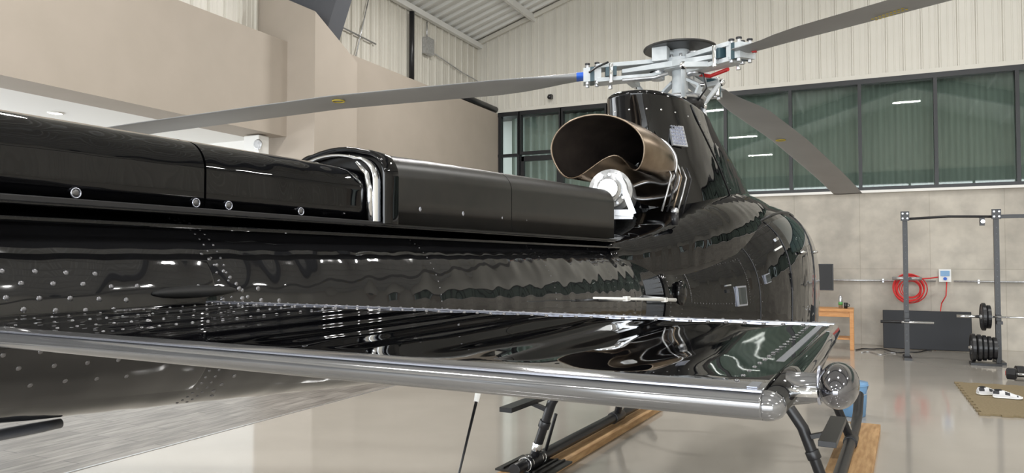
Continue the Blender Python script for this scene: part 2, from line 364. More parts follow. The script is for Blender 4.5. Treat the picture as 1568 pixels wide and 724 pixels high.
# ================================================================ HELICOPTER
heli=empty('helicopter',(0,0,H),math.radians(-3))
XC=-1.45
rad=math.radians
def boomr(y): return .1635+.038*y
def boomcz(y): return .095-boomr(y)
N=64
def sell(cx,y,w,top,bot,n=2.0,N=N):
    cz=(top+bot)/2; hh=(top-bot)/2
    return [(cx+w*sgnpow(math.cos(t),2/n),y,cz+hh*sgnpow(math.sin(t),2/n)) for t in [2*math.pi*j/N for j in range(N)]]
mb=MB()
ys=[-1.6,-.8,0,.5,1.0,1.5,2,2.5,3,3.5,3.85]
mb.loft([[ (XC+boomr(y)*math.cos(t),y,boomcz(y)+boomr(y)*math.sin(t)) for t in [2*math.pi*j/96 for j in range(96)]] for y in ys],BOOMB)
mb.build('tail_boom',heli)
mb=MB()
def brv(y,phi,r,m,h=.55,off=0):
    c,s_=math.cos(phi),math.sin(phi); R=boomr(y)+off
    mb.dome((XC+R*c,y,boomcz(y)+R*s_),(c,0,s_),r,m,h)
for y in(1.09,1.85,2.6,3.2,3.84):
    for dy in(-.012,.012) if y<1.5 else (0,):
        a=-70
        while a<110: brv(y+dy,rad(a),.0030 if y>1.5 else .0034,RIVS); a+=5.0
for row,(ph,off) in enumerate(((28,0),(21,.5),(14,0),(8,.5))):
    for k in range(18 if row else 13):
        y=.22+.050*(k+off); brv(y+(.08*row if k>13 else 0),rad(ph-(k*.35)+random.uniform(-.6,.6)),.0062,RIVM)
for row,(ph,off) in enumerate(((-12,0),(-19,.5),(-27,0),(-38,.5))):
    for k in range(15-row):
        brv(.25+.056*(k+off),rad(ph+k*.4+random.uniform(-.6,.6)),.0058,RIVM)
for k in range(9): brv(1.06+.012*k,rad(38-4*k),.0050,RIVM)
for k in range(7): brv(1.15+.02*math.sin(k),rad(-20-7*k),.0050,RIVM)
mb.build('boom_rivets',heli)
mb=MB()
mb.loft([[(XC+(boomr(y)+d)*math.cos(rad(a)),y,boomcz(y)+(boomr(y)+d)*math.sin(rad(a))) for a in range(-50,34,2)] for y,d in((-.5,.0016),(.3,.0016),(.7,.0016),(1.06,.0016),(1.065,0))],BOOMB,caps=False,closed=False)
mb.build('boom_doubler',heli)

def cov(y,w,z0,z1,r=.05,dome=.010,nn=10):
    pts=[(XC+w,y,z0),(XC+w,y,z0+.5*(z1-z0-r))]
    for i in range(nn+1):
        t=math.pi/2*i/nn; pts.append((XC+w-r+r*math.cos(t),y,z1-dome-r+r*math.sin(t)))
    for i in range(1,6):
        u=1-2*i/6; pts.append((XC+(w-r)*u,y,z1-dome*u*u))
    for i in range(nn+1):
        t=math.pi/2+math.pi/2*i/nn; pts.append((XC-w+r+r*math.cos(t),y,z1-dome-r+r*math.sin(t)))
    pts+=[(XC-w,y,z0+.5*(z1-z0-r)),(XC-w,y,z0)]
    return pts
mb=MB()
for ya,yb in((-1.6,1.085),(1.091,1.66)):
    n=8; mb.loft([cov(ya+(yb-ya)*i/n,.135,.098,.272,.07,.012) for i in range(n+1)],BLACK)
mb.build('drive_shaft_cover',heli,wn=True)
mb=MB()
mb.box((XC,1.0,.096),(.33,5.4,.006),BLACK); mb.box((XC+.155,1.0,.104),(.012,5.4,.012),DARKM)
mb.beam((XC+.185,-1.6,.070),(XC+.19,3.5,.066),.022,.008,BLACK)
mb.build('cover_rail',heli,bevel=.002)
mb=MB()
sc_=[(1.70,.165,.105,.322),(1.9,.167,.105,.330),(2.15,.170,.106,.337),(2.397,.173,.107,.343)]
mb.loft([cov(a,b,c,d,.075,.014) for a,b,c,d in sc_],SATIN)
sc_=[(2.402,.173,.107,.343),(2.7,.175,.108,.352),(3.1,.178,.11,.362),(3.45,.18,.112,.370)]
mb.loft([cov(a,b,c,d,.075,.014) for a,b,c,d in sc_],SATIN)
mb.build('heat_shield_cover',heli,wn=True)
mb=MB()
arch=cov(1.68,.168,.105,.326,.075,.014)
mb.loft([[(XC+(p[0]-XC)*k_,y_-.18,.10+(p[2]-.10)*k_) for p in arch] for y_,k_ in((1.90,1.012),(1.845,1.02),(1.83,1.0),(1.85,.94),(1.87,.93))],BLACK,caps=False,closed=False)
mb.loft([[(XC+(p[0]-XC)*k_,y_-.18,.10+(p[2]-.10)*k_) for p in arch] for y_,k_ in((1.845,.91),(1.81,.91),(1.81,.87),(1.845,.87))],CHROME,caps=False,closed=False)
mb.tube([(XC+.145,1.62,.105),(XC+.146,1.62,.19),(XC+.135,1.62,.24),(XC+.10,1.62,.275)],[.009,.009,.008,.005],CHROME,8)
mb.build('cover_latch_arch',heli)
mb=MB()
for y in(.81,1.065,1.15,1.37): mb.dome((XC+.136,y,.122),(1,0,0),.0075,SCREW,.3); mb.torus((XC+.136,y,.122),.0088,.0015,STRIP,ax=(1,0,0),n=16,k=6)
for y in(1.83,2.07,2.33,2.52,2.85,3.2): mb.dome((XC+.168+.006*(y-1.8),y,.155),(1,0,0),.0072,STRIP,.3)
mb.build('cover_fasteners',heli)

secs=[(3.85,.32,.10,-.53,2.0),(4.1,.38,.115,-.60,2.1),(4.4,.48,.15,-.69,2.3),(4.75,.60,.22,-.79,2.5),(5.1,.71,.33,-.88,2.8),(5.5,.79,.43,-.93,3.1),(5.9,.815,.47,-.95,3.3),
      (6.4,.80,.48,-.95,3.3),(6.9,.77,.45,-.94,3.0),(7.4,.70,.30,-.90,2.6),(7.8,.56,.0,-.84,2.3),(8.1,.36,-.25,-.76,2.1),(8.25,.12,-.42,-.62,2.0)]
def interp(secs,k=4):
    out=[]
    for i in range(len(secs)-1):
        p0=secs[max(i-1,0)];p1=secs[i];p2=secs[i+1];p3=secs[min(i+2,len(secs)-1)]
        for q in range(k):
            t=q/k; out.append(tuple(.5*((2*b)+(-a+c)*t+(2*a-5*b+4*c-d)*t*t+(-a+3*b-3*c+d)*t**3) for a,b,c,d in zip(p0,p1,p2,p3)))
    out.append(secs[-1]); return out
fs=interp(secs)
rings=[sell(XC,s_[0],s_[1],s_[2],s_[3],s_[4],N=96) for s_ in fs]
def fmf(i,j):
    y=fs[i][0]; a=360*(j+.5)/96
    if 5.35<y<6.05 and (20<a<44 or 136<a<160): return GLASSD
    if 6.15<y<7.2 and (10<a<50 or 130<a<170): return GLASSD
    if 7.25<y<8.0 and 15<a<165: return GLASSD
    return BLACK
mb=MB(); mb.loft(rings,BLACK,mf=fmf); mb.build('fuselage',heli)
def fsurf(y,th,off=0):
    for a,b in zip(fs[:-1],fs[1:]):
        if a[0]<=y<=b[0]:
            t=(y-a[0])/(b[0]-a[0]); s_=[p+(q-p)*t for p,q in zip(a,b)]
            cz=(s_[2]+s_[3])/2;hh=(s_[2]-s_[3])/2;n=s_[4]
            f=lambda q:Vector((XC+s_[1]*sgnpow(math.cos(q),2/n),y,cz+hh*sgnpow(math.sin(q),2/n)))
            p=f(th); d=f(th+.02)-f(th-.02); nn=Vector((d.z,0,-d.x)).normalized()
            return p+nn*off,nn
mb=MB()
for y in(3.9,4.02):
    a=-40
    while a<110:
        p,n=fsurf(y,rad(a)); mb.dome(p,n,.0044,RIVS); a+=4
for y0,y1,a0,a1 in((4.12,4.72,2,2),(4.12,4.72,32,32),(4.12,4.12,2,32),(4.72,4.72,2,32),(4.86,4.86,-20,70),(4.95,5.4,45,45),(4.12,4.72,-16,-16),(5.28,5.28,-20,60)):
    for k in range(22):
        t=k/21; p,n=fsurf(y0+(y1-y0)*t,rad(a0+(a1-a0)*t)); mb.dome(p,n,.0044,RIVS)
mb.build('fuselage_rivets',heli)
mb=MB()
def plate(y,a,w,h,m,off=.004,t=.008):
    p,n=fsurf(y,rad(a),off); p2,_=fsurf(y+.02,rad(a),off); f=(p2-p).normalized(); u=n.cross(f).normalized()
    n2=f.cross(u)*-1 if f.cross(u).dot(n)<0 else f.cross(u)
    rot=Matrix((n2,f,u)).transposed(); mb.box(p,(t,w,h),m,rot=rot)
plate(4.62,6,.11,.12,STRIP); plate(4.62,6,.09,.10,GLASSD,.007)
plate(4.94,12,.07,.06,STRIP); plate(4.94,12,.055,.048,GLASSD,.007)
plate(4.50,14,.05,.008,SILV); plate(4.48,10,.03,.02,DARKM)
plate(5.25,32,.05,.02,CHROME); plate(5.3,5,.02,.12,DARKM); plate(5.2,26,.12,.012,WHITEP)
p,n=fsurf(4.02,rad(10),0); mb.ell(p,(.03,.07,.07),BLACK)
mb.build('filler_and_access_panels',heli)
mb=MB()
for y,a in((5.6,16),(6.25,14)):
    p,n=fsurf(y,rad(a),.02); mb.tube([p-n*.02+Vector((0,-.07,0)),p+Vector((0,-.06,0)),p+Vector((0,.06,0)),p-n*.02+Vector((0,.07,0))],.01,CHROME,8)
mb.tube([fsurf(y,rad(50),.004)[0] for y in(5.2,5.5,5.8,6.1,6.5,6.9)],.010,DARKM,8)
mb.tube([fsurf(5.3,rad(a),.002)[0] for a in range(-30,52,6)],.005,DARKM,6)
mb.tube([fsurf(6.1,rad(a),.002)[0] for a in range(-30,52,6)],.005,DARKM,6)
mb.tube([fsurf(4.84,rad(a),.001)[0] for a in range(-30,80,5)],.004,DARKM,6)
mb.build('door_seals_and_handles',heli)

# engine deck
mb=MB()
ed=interp([(3.40,.19,.12,-.15,2.4),(3.75,.26,.17,-.2,2.8),(4.1,.35,.23,-.2,3.0),(4.5,.45,.34,-.2,2.8),(5.0,.55,.46,-.2,2.6),(5.7,.60,.55,-.2,2.6),(6.5,.55,.54,-.2,2.4),(7.1,.35,.42,-.2,2.2)])
mb.loft([sell(XC,*s_) for s_ in ed],BLACK); mb.build('engine_deck_cowling',heli)
CX=XC-.05
def slice_(z,y0,y1,hx,cx=XC,n=2.5):
    cy=(y0+y1)/2;hy=(y1-y0)/2
    return [(cx+hx*sgnpow(math.cos(t),2/n),cy+hy*sgnpow(math.sin(t),2/n),z) for t in [2*math.pi*j/N for j in range(N)]]
tw=interp([(.10,4.50,7.1,.50,0),(.30,4.46,7.0,.455,0),(.50,4.42,6.85,.41,0),(.65,4.40,6.6,.37,0),(.82,4.38,6.2,.32,0),(.93,4.35,5.95,.285,0),(1.03,4.32,5.75,.262,0)],4)
mb=MB(); rg=[slice_(a[0],a[1],a[2],a[3],CX) for a in tw]
rg.append(slice_(1.045,4.34,5.73,.247,CX)); rg.append(slice_(1.035,4.40,5.65,.215,CX)); rg.append(slice_(.98,4.44,5.6,.20,CX))
mb.loft(rg,BLACK)
mb.build('transmission_cowling',heli)
mb=MB()
def tsurf(z,t):
    for a,b in zip(tw[:-1],tw[1:]):
        if a[0]<=z<=b[0]:
            k=(z-a[0])/(b[0]-a[0]); q=[m_+(n_-m_)*k for m_,n_ in zip(a,b)]
            cy=(q[1]+q[2])/2; hy=(q[2]-q[1])/2
            return Vector((CX+q[3]*sgnpow(math.cos(t),.8),cy+hy*sgnpow(math.sin(t),.8),z))
for k in range(11):
    t=rad(190+k*16); p=tsurf(.93,t); mb.dome(p,(math.cos(t),math.sin(t),0),.007,CHROME)
g=tsurf(.78,rad(-50))
rt=Matrix.Rotation(rad(-28),3,'Z')@Matrix.Rotation(rad(-16),3,'Y')
mb.box(g+Vector((.006,0,0)),(.014,.13,.14),SILV,rot=rt)
for k in range(6): mb.box(g+rt@Vector((.016,0,-.055+.022*k)),(.008,.115,.006),STRIP,rot=rt)
for k in range(5): mb.box(g+rt@Vector((.016,-.045+.022*k,0)),(.008,.005,.125),STRIP,rot=rt)
mb.tube([tsurf(z,rad(-14))+Vector((.002,0,0)) for z in(.35,.5,.65,.8,.9,1.02)],.0045,DARKM,6)
for k in range(14): mb.dome(tsurf(.36+.046*k,rad(-11)),(1,0,.2),.005,RIVS)
mb.cyl((XC+.30,4.1,.20),(XC+.30,4.1,.27),.020,DARKM); mb.ell((XC+.30,4.1,.28),(.022,.022,.02),SILV)
mb.build('cowling_vents',heli)

mb=MB()
EM=Vector((XC-.02,3.74,.60)); EB=Vector((XC+.06,4.5,.47))
def exring(s,inset=0):
    e=s*s*(3-2*s); n=56; R=[]
    c=EM.lerp(EB,s)+Vector((.07*math.sin(math.pi*s),0,.02*math.sin(math.pi*s)))
    rx=(.25*(1-e)+.16*e)-inset; rz=(.185*(1-e)+.145*e)-inset
    for j in range(n):
        t=2*math.pi*j/n; a=math.degrees(t)
        dd=(a-276+180)%360-180
        g=math.exp(-(dd/32)**2)*(1-s)**1.2
        lob=(math.exp(-((dd-54)/26)**2)+math.exp(-((dd+54)/26)**2))*(1-s)
        R.append(Vector((c.x+rx*math.cos(t),c.y+.13*g-.04*math.sin(t)*(1-s)+.05*math.cos(t)*(1-s),c.z+rz*math.sin(t)*(1+.22*lob)+.17*g)))
    return R
SS=[i/16 for i in range(17)]
mb.loft([exring(s) for s in SS],BRONZE,caps=False); mb.loft([exring(s,.007) for s in SS],BRONZI,caps=False)
a=exring(0,.0035); mb.tube(a+[a[0]],.0055,BRONZE,8,caps=False)
for s in(.5,.8):
    a=exring(s,-.004); mb.tube(a+[a[0]],.008,SILV,8,caps=False)
mb.build('exhaust_pipe',heli)
# engine rear housing: starter body pointing aft and slightly outboard
mb=MB()
c=Vector((XC+.085,3.62,.375)); ad=Vector((-.30,1,0.03)).normalized(); sd=Vector((ad.y,-ad.x,0)); up=Vector((0,0,1))
def Q(s_,a_,z_): return c+ad*s_+sd*a_+up*z_
mb.tube([Q(.75,0,0),Q(.20,0,0),Q(.19,0,0),Q(.13,0,0),Q(.12,0,0),Q(.05,0,0),Q(.04,0,0),Q(0,0,0)],[.125,.118,.098,.092,.070,.066,.052,.050],SILV,28,smooth=False)
mb.cyl(c,Q(-.014,0,0),.046,WHITEP,28); mb.torus(Q(-.010,0,0),.048,.004,CHROME,ax=ad)  # white disc colours in the bright reflection on the starter cover
for k in range(12):
    t=rad(30*k); mb.cyl(Q(.125,.082*math.cos(t),.082*math.sin(t)),Q(.108,.082*math.cos(t),.082*math.sin(t)),.008,CHROME,6)
for sg in(-1,1):
    mb.beam(Q(.13,sg*.125,-.13),Q(.13,sg*.045,.085),.03,.028,SILV,up=ad); mb.beam(Q(.13,sg*.125,-.13),Q(.13,sg*.03,-.12),.03,.028,SILV,up=ad)
mb.beam(Q(.15,-.12,-.13),Q(.15,.12,-.13),.03,.05,SILV)
for k in range(5):
    a=c+Vector((.17+.012*k,.38+.06*k,-.10)); mb.tube([a,a+Vector((.03,.0,.1)),a+Vector((.04,.05,.2)),a+Vector((.0,.1,.27))],.0055,[SILV,DARKM,BRONZE][k%3],6)
mb.build('engine_rear_housing',heli)

# ---------------- horizontal stabiliser
mb=MB()
def stabsec(x,bead=0.0):
    yt=.53; yl=1.085
    b=bead
    top=[(yt+.004,-.0895,0),(yt+.03,-.0870,0),(yt+.05,-.0864,0),(yt+.08,-.0858,1),(.70,-.0852,1),(.80,-.0844,1),(.90,-.0832,1),(.975,-.0815,1),(1.0,-.0810,0),(1.05,-.0800,0),(yl-.008,-.0815,0)]
    le=[(yl,-.0865,0),(yl+.002,-.093,0),(yl-.006,-.101,0)]
    bot=[(1.0,-.118,0),(.85,-.13,0),(.70,-.126,0),(.60,-.116,0),(yt+.012,-.1105,0)]
    te=[(yt+.003,-.1085,0),(yt-.002,-.104,0),(yt-.004,-.098,0),(yt-.002,-.0925,0)]
    return [(x,y,z+b*k) for y,z,k in top+le+bot+te]
NT=11+3+5
S=[]
x=-1.45
while x<-.0899:
    ph=(x+1.45)/.095; fr_=ph-math.floor(ph)
    bead=.0017*max(0,math.sin(math.pi*fr_))**2 if -1.22<x<-.12 else 0  # shallow ridges added to the shape to give striped reflections
    S.append(stabsec(x,bead)); x+=.0065
S.append(stabsec(-.09))
def smf(i,j): return EDGE if j>=NT-1 or j==0 else STABB
mb.loft(S,STABB,mf=smf)
S=[stabsec(x) for x in(-1.451,-2.0,-2.83)]; mb.loft(S,STABB,mf=smf)
mb.build('horizontal_stabiliser',heli)
mb=MB()
mb.box((-.66,1.036,-.0797),(1.15,.018,.0012),STRIP)
mb.beam((-1.25,.5335,-.0888),(-.09,.5335,-.0888),.006,.0014,STRIP)  # thin bright strip stands in for the highlight along this edge
x=-1.2
while x<-.10: mb.dome((x,1.012,-.0806),(0,0,1),.0030,RIVM,.6); mb.dome((x+.01,1.058,-.0803),(0,0,1),.0026,RIVM,.6); x+=.024
for k in range(22): mb.dome((-.112,.56+k*.0235,-.0868+.0067*(k/21)),(0,0,1),.0022,RIVM,.6)
for q in range(4):
    xx=-1.45+.095*(3+q)
    for k in range(17): mb.dome((xx,.58+k*.026,-.0865+.0060*(k/17)),(0,0,1),.0024,RIVM,.6)
mb.build('stabiliser_rivets',heli)
mb=MB()
tp=[(-.086,.545,-.092),(-.086,.65,-.0885),(-.087,.8,-.0875),(-.089,.95,-.0855),(-.090,1.08,-.085)]
mb.tube([(a,b,c_-.008) for a,b,c_ in tp],[.0105,.0115,.012,.0115,.008],STABB,16)
mb.beam((-.098,.54,-.0880),(-.100,1.07,-.0805),.007,.0015,STRIP)
mb.tube([(-.082,.60,-.096),(-.062,.60,-.094),(-.050,.60,-.092)],[.013,.011,.010],EDGE,16)
mb.ell((-.047,.60,-.091),(.014,.040,.0165),TIPM,28,18)
mb.torus((-.060,.60,-.092),.0135,.0012,STRIP,ax=(1,0,0))
mb.tube([(-.080,.570,-.094),(-.058,.568,-.0925)],[.0035,.0035],CHROME,10)
mb.ell((-.088,.540,-.0995),(.013,.013,.0105),EDGE,20,12)
mb.build('stabiliser_tip_light',heli)
mb=MB(); mb.ell((XC+.196,1.02,-.06),(.022,.10,.012),RUBBER); mb.ell((XC+.178,.60,-.125),(.025,.20,.016),RUBBER)  # second dark lens paints the shadow beneath the stabiliser root
mb.build('stabiliser_root_seal_and_shade',heli)

mb=MB()
mb.tube([(XC+.40,2.63,-.138),(XC+.40,3.74,-.196)],[.004,.009],WHITEP,10)
for y in(3.0,3.55): mb.cyl((XC+.26,y,-.16-.02*(y-3)),(XC+.41,y,-.16-.045*(y-3)),.008,SILV,10)
mb.box((XC+.40,3.0,-.157),(.02,.04,.02),WHITEP); mb.box((XC+.40,3.55,-.187),(.02,.04,.02),WHITEP)
mb.build('towel_bar_antenna',heli)
mb=MB()
mb.tube([(XC,2.49,-.41),(XC,2.47,-.46),(XC,2.44,-.53)],[.020,.014,.010],WHITEP,12)
mb.tube([(XC,2.445,-.52),(XC,2.20,-1.0)],[.006,.003],DARKM,8); mb.build('whip_antenna',heli)
mb=MB()
mb.loft([[(XC+.02+w*math.cos(t),y,-.308+.009*math.sin(t)) for t in [2*math.pi*j/14 for j in range(14)]] for y,w in((.0,.03),(.70,.03),(.82,.025),(.86,.01))],STEEL)
mb.build('tail_skid_guard',heli)
mb=MB()
def fin(z0,z1,y0,c0,y1,c1):
    R=[]
    for z,y,c_ in((z0,y0,c0),(z1,y1,c1)):
        R.append([(XC+.035*math.sin(t),y+c_/2*math.cos(t),z) for t in [2*math.pi*j/20 for j in range(20)]])
    mb.loft(R,BLACK)
fin(.0,1.0,-1.5,.6,-1.95,.4); fin(-.15,-.9,-1.5,.5,-1.8,.3); mb.build('vertical_fins',heli)

# ---------------- rotor
HC=Vector((XC,5.33,1.41))
mb=MB()
mb.tube([HC+Vector((0,0,-.44)),HC+Vector((0,0,-.3)),HC+Vector((0,0,-.12)),HC+Vector((0,0,.0))],[.085,.07,.055,.06],HUBM,24)
mb.cyl(HC+Vector((0,0,-.03)),HC+Vector((0,0,.05)),.13,HUBM,28)
mb.cyl(HC+Vector((0,0,.05)),HC+Vector((0,0,.12)),.07,HUBM,24)
for k in range(10):
    t=rad(36*k); mb.cyl(HC+Vector((.105*math.cos(t),.105*math.sin(t),.03)),HC+Vector((.105*math.cos(t),.105*math.sin(t),.075)),.011,SILV,8)
mb.tube([HC+Vector((0,0,z)) for z in(.120,.125,.137,.150)],[.25,.262,.262,.12],SATIN,40)
mb.cyl(HC+Vector((0,0,-.30)),HC+Vector((0,0,-.26)),.17,DARKM,28); mb.torus(HC+Vector((0,0,-.24)),.165,.02,SILV)
mb.cyl(HC+Vector((0,0,.06)),HC+Vector((-.1,-.1,.10)),.035,HUBM)
mb.box(HC+Vector((-.10,-.14,.07)),(.11,.08,.10),HUBM)
# scissor links, servo rods, wiring around the swashplate
for az in(150,330,60):
    u=Vector((math.cos(rad(az)),math.sin(rad(az)),0))
    mb.beam(HC+u*.07+Vector((0,0,-.10)),HC+u*.20+Vector((0,0,-.17)),.05,.02,HUBM); mb.beam(HC+u*.20+Vector((0,0,-.17)),HC+u*.15+Vector((0,0,-.25)),.045,.02,HUBM)
    mb.cyl(HC+u*.20+Vector((-.03,0,-.17)),HC+u*.20+Vector((.03,0,-.17)),.014,CHROME,10)
for az in(20,130,250):
    u=Vector((math.cos(rad(az)),math.sin(rad(az)),0))
    mb.tube([HC+u*.16+Vector((0,0,-.29)),HC+u*.19+Vector((0,0,-.46))],.018,SILV,12); mb.ell(HC+u*.165+Vector((0,0,-.29)),(.026,.026,.026),CHROME)
mb.tube([HC+Vector((.06,-.06,-.05)),HC+Vector((.20,-.14,-.10)),HC+Vector((.22,-.12,-.20)),HC+Vector((.12,-.06,-.30))],.007,DARKM,6)
mb.build('rotor_hub',heli,bevel=.003)
mb=MB()
def zdroop(s_):
    P=[(0,0),(.3,-.02),(.62,-.045),(.8,-.06),(2.55,-.18),(4.4,-.39),(5.35,-.53)]
    for (a,b),(c_,d_) in zip(P[:-1],P[1:]):
        if s_<=c_: return b+(d_-b)*(s_-a)/(c_-a)
    return P[-1][1]
AZ=[202.6,322.6,82.6]
HEX=[(0,3,2,1),(4,5,6,7),(0,1,5,4),(1,2,6,5),(2,3,7,6),(3,0,4,7)]
for bi,az in enumerate(AZ):
    a=rad(az); u=Vector((math.cos(a),math.sin(a),0)); v=Vector((-math.sin(a),math.cos(a),0)); Z=Vector((0,0,1))
    def W(s_,c_,z): return HC+u*s_+v*c_+Z*(zdroop(s_)+z)
    def bmm(s0,s1,c0,c1,z0,z1,m):
        mb.add([W(s0,c0,z0),W(s1,c0,z0),W(s1,c1,z0),W(s0,c1,z0),W(s0,c0,z1),W(s1,c0,z1),W(s1,c1,z1),W(s0,c1,z1)],HEX,m)
    mb.add([W(.05,-.13,-.02),W(.42,-.04,-.012),W(.42,.04,-.012),W(.05,.13,-.02),W(.05,-.13,.025),W(.42,-.04,.015),W(.42,.04,.015),W(.05,.13,.025)],HEX,HUBM)
    for z0 in(.035,-.067):
        mb.add([W(.14,-.055,z0),W(.60,-.075,z0),W(.60,.075,z0),W(.14,.055,z0),W(.14,-.055,z0+.030),W(.60,-.075,z0+.030),W(.60,.075,z0+.030),W(.14,.055,z0+.030)],HEX,HUBM)
    mb.cyl(W(.16,0,-.08),W(.16,0,.08),.05,SILV,16); mb.ell(W(.17,0,0),(.055,.055,.045),RUBBER)
    bmm(.46,.54,-.09,.09,-.035,.033,TEAL); bmm(.49,.51,-.105,.105,-.045,.042,SILV)
    for s_ in(.60,.67):
        for c_ in(-.045,.045): mb.cyl(W(s_,c_,-.075),W(s_,c_,.07),.014,SILV,10); mb.cyl(W(s_,c_,.07),W(s_,c_,.082),.020,DARKM,8)
    bmm(.57,.70,-.065,.065,-.055,.048,HUBM); bmm(.62,.65,-.07,.07,-.058,.050,TEAL)
    mb.beam(W(.36,-.05,-.05),W(.30,-.20,-.06),.06,.035,HUBM); mb.tube([W(.30,-.20,-.05),HC+u*.17-v*.1+Z*-.27],.017,HUBM,10)
    mb.ell(W(.30,-.20,-.06),(.028,.028,.028),CHROME); mb.ell(HC+u*.17-v*.1+Z*-.26,(.025,.025,.025),CHROME)
    mb.tube([W(.42,.08,-.075),W(.2,.11,-.085),W(.1,.1,-.06)],.014,REDM if bi==1 else SILV,8)
    mb.tube([W(.66,.1,.0),W(.60,.12,.03),W(.52,.11,.06)],.008,DARKM,6)
    for c_ in(-.1,.1): mb.cyl(W(.50,c_,-.09),W(.50,c_,.05),.016,CHROME,10)
mb.build('rotor_star_arms',heli,bevel=.002)
AF=[(.0,.0),(.03,.35),(.10,.72),(.25,1.0),(.45,.92),(.7,.52),(.95,.1),(1,.02),(1,-.02),(.95,-.07),(.7,-.32),(.45,-.6),(.25,-.62),(.10,-.48),(.03,-.28)]
for bi,az in enumerate(AZ):
    a=rad(az); u=Vector((math.cos(a),math.sin(a),0)); v=Vector((-math.sin(a),math.cos(a),0)); Z=Vector((0,0,1))
    mb=MB(); R=[]; SS=[.66,.75,.85,1.0,1.15,1.35,1.7,2.1,2.6,3.1,3.6,4.1,4.6,5.0,5.3,5.345]
    def cs(s_):
        t=min(max((s_-.66)/.7,0),1); t=t*t*(3-2*t)
        return .15+.20*t, .055-.035*t
    for s_ in SS:
        c_,th=cs(s_); tw_=rad(12-10*(s_/5.3))*min(1,(s_-.5)/.5)*.6
        ring=[]
        for ax,az_ in AF:
            cc=(.30-ax)*c_; zz=az_*th*.62
            ring.append(HC+u*s_+v*(cc*math.cos(tw_)-zz*math.sin(tw_))+Z*(zdroop(s_)+zz*math.cos(tw_)+cc*math.sin(tw_)))
        R.append(ring)
    mb.loft(R,BLADEM,mf=lambda i,j:(BLADET if SS[i]>=5.3 else (BLUE if (bi==0 and i==0) else BLADEM)))
    mb.torus(HC+u*2.55+Z*(zdroop(2.55)-.016),.045,.005,YEL,n=24,k=6)
    if bi==1:
        for k in range(2):
            for q in range(9): mb.box(HC+u*(1.66+q*.022)+v*(-.03+.03*k)+Z*(zdroop(1.7)-.022),(.012,.012,.002),YEL)
        mb.box(HC+u*.76+Z*(zdroop(.76)-.025),(.03,.03,.005),REDM)
    mb.build('main_rotor_blade_%d'%(bi+1),heli,wn=True)

# ---------------- landing gear
mb=MB()
FZ=-H
for sx in(-1,1):
    X=XC-.06+sx*1.05
    z=FZ+.13
    mb.tube([(X,4.85,z),(X,5.0,z),(X,6.5,z),(X,7.6,z),(X,7.95,z+.05),(X,8.2,z+.2)],.045,DARKM,16)
    for y,ya in((5.15,5.15),(7.0,6.9)):
        mb.tube([(X,y,z),(X-sx*.16,ya,z+.45),(X-sx*.34,ya,z+.72),(X-sx*.8,ya,z+.80)],[.034,.036,.038,.04],DARKM,14)
        mb.tube([(X-sx*.03,y,z+.08),(X-sx*.045,y,z+.14)],.040,CHROME,14)
        mb.tube([(X,y-.12,z),(X,y+.12,z)],.056,DARKM,16)
        mb.tube([(X-sx*.09,y,z+.26),(X-sx*.11,y,z+.31)],.044,DARKM,14)
    for dy in(-.13,-.08,.08,.13): mb.torus((X,5.15+dy,z),.052,.006,CHROME,ax=(0,1,0),n=20)
    mb.tube([(X-sx*.04,5.3,z+.05),(X-sx*.15,5.25,z+.35)],.014,DARKM,8)
    mb.box((X-.02,5.22,FZ+.072),(.44,.46,.016),SATIN)
    for q in(-.16,-.1,.1,.16): mb.beam((X-.02+q,5.0,FZ+.085),(X-.02+q,5.43,FZ+.085),.018,.02,SATIN)
    XS=X+sx*.02
    mb.box((XS,5.15,FZ+.58),(.10,.8,.035),DARKM); mb.beam((XS,5.15,FZ+.57),(X-sx*.14,5.15,FZ+.52),.04,.03,DARKM)
    mb.box((XS,6.75,FZ+.58),(.10,.6,.035),DARKM); mb.beam((XS,6.9,FZ+.57),(X-sx*.14,6.93,FZ+.52),.04,.03,DARKM)
mb.build('skid_landing_gear',heli,bevel=.003)

ang=math.radians(-3)
def hw(x,y): return (x*math.cos(ang)-y*math.sin(ang), x*math.sin(ang)+y*math.cos(ang))
for sx in(-1,1):
    X=XC-.06+sx*1.05+(.03 if sx>0 else -.04)
    m_=MB(); m_.box((0,0,.031),(.32,3.5,.062),WOOD); o=m_.build('wooden_board',bevel=.004)
    a_=hw(X,6.40); o.location=(a_[0],a_[1],.001); o.rotation_euler=(0,0,ang)

# ================================================================ GYM CORNER etc
rk=empty('power_rack',(0,0,0))
mb=MB()
pl,pr=(.70,14.4),(2.02,14.4)
for (x,y) in(pl,pr):
    mb.box((x,y,1.22),(.075,.075,2.44),DARKM); mb.box((x,y-.05,.02),(.12,.55,.04),DARKM)
    for k in range(20): mb.cyl((x,y-.039,.3+k*.1),(x,y-.0385,.3+k*.1),.009,STEEL,8)
    mb.box((x,y-.05,2.42),(.13,.05,.16),DARKM)
    for dx in(-.035,.035):
        for dz in(-.04,.04): mb.cyl((x+dx,y-.07,2.42+dz),(x+dx,y-.09,2.42+dz),.016,SILV,8)
mb.tube([(.70,14.4,2.37),(1.35,14.4,2.40),(2.02,14.4,2.38)],.022,DARKM,10)
mb.box((2.5,14.4,2.38),(1.0,.06,.06),DARKM)
mb.box((3.0,14.4,1.22),(.075,.075,2.44),DARKM)
mb.box((1.82,14.35,2.30),(.07,.07,.13),DARKM); mb.cyl((1.82,14.3,2.3),(1.82,14.25,2.3),.03,CHROME)
for x in(.70,2.02): mb.box((x,14.3,.66),(.08,.2,.05),DARKM); mb.box((x,14.33,.72),(.07,.04,.12),DARKM)
mb.cyl((.30,14.3,.62),(1.10,14.3,.62),.018,CHROME,10); mb.cyl((.30,14.3,.62),(.62,14.3,.62),.026,DARKM,10)
mb.build('rack_frame',rk,bevel=.004)
mb=MB()
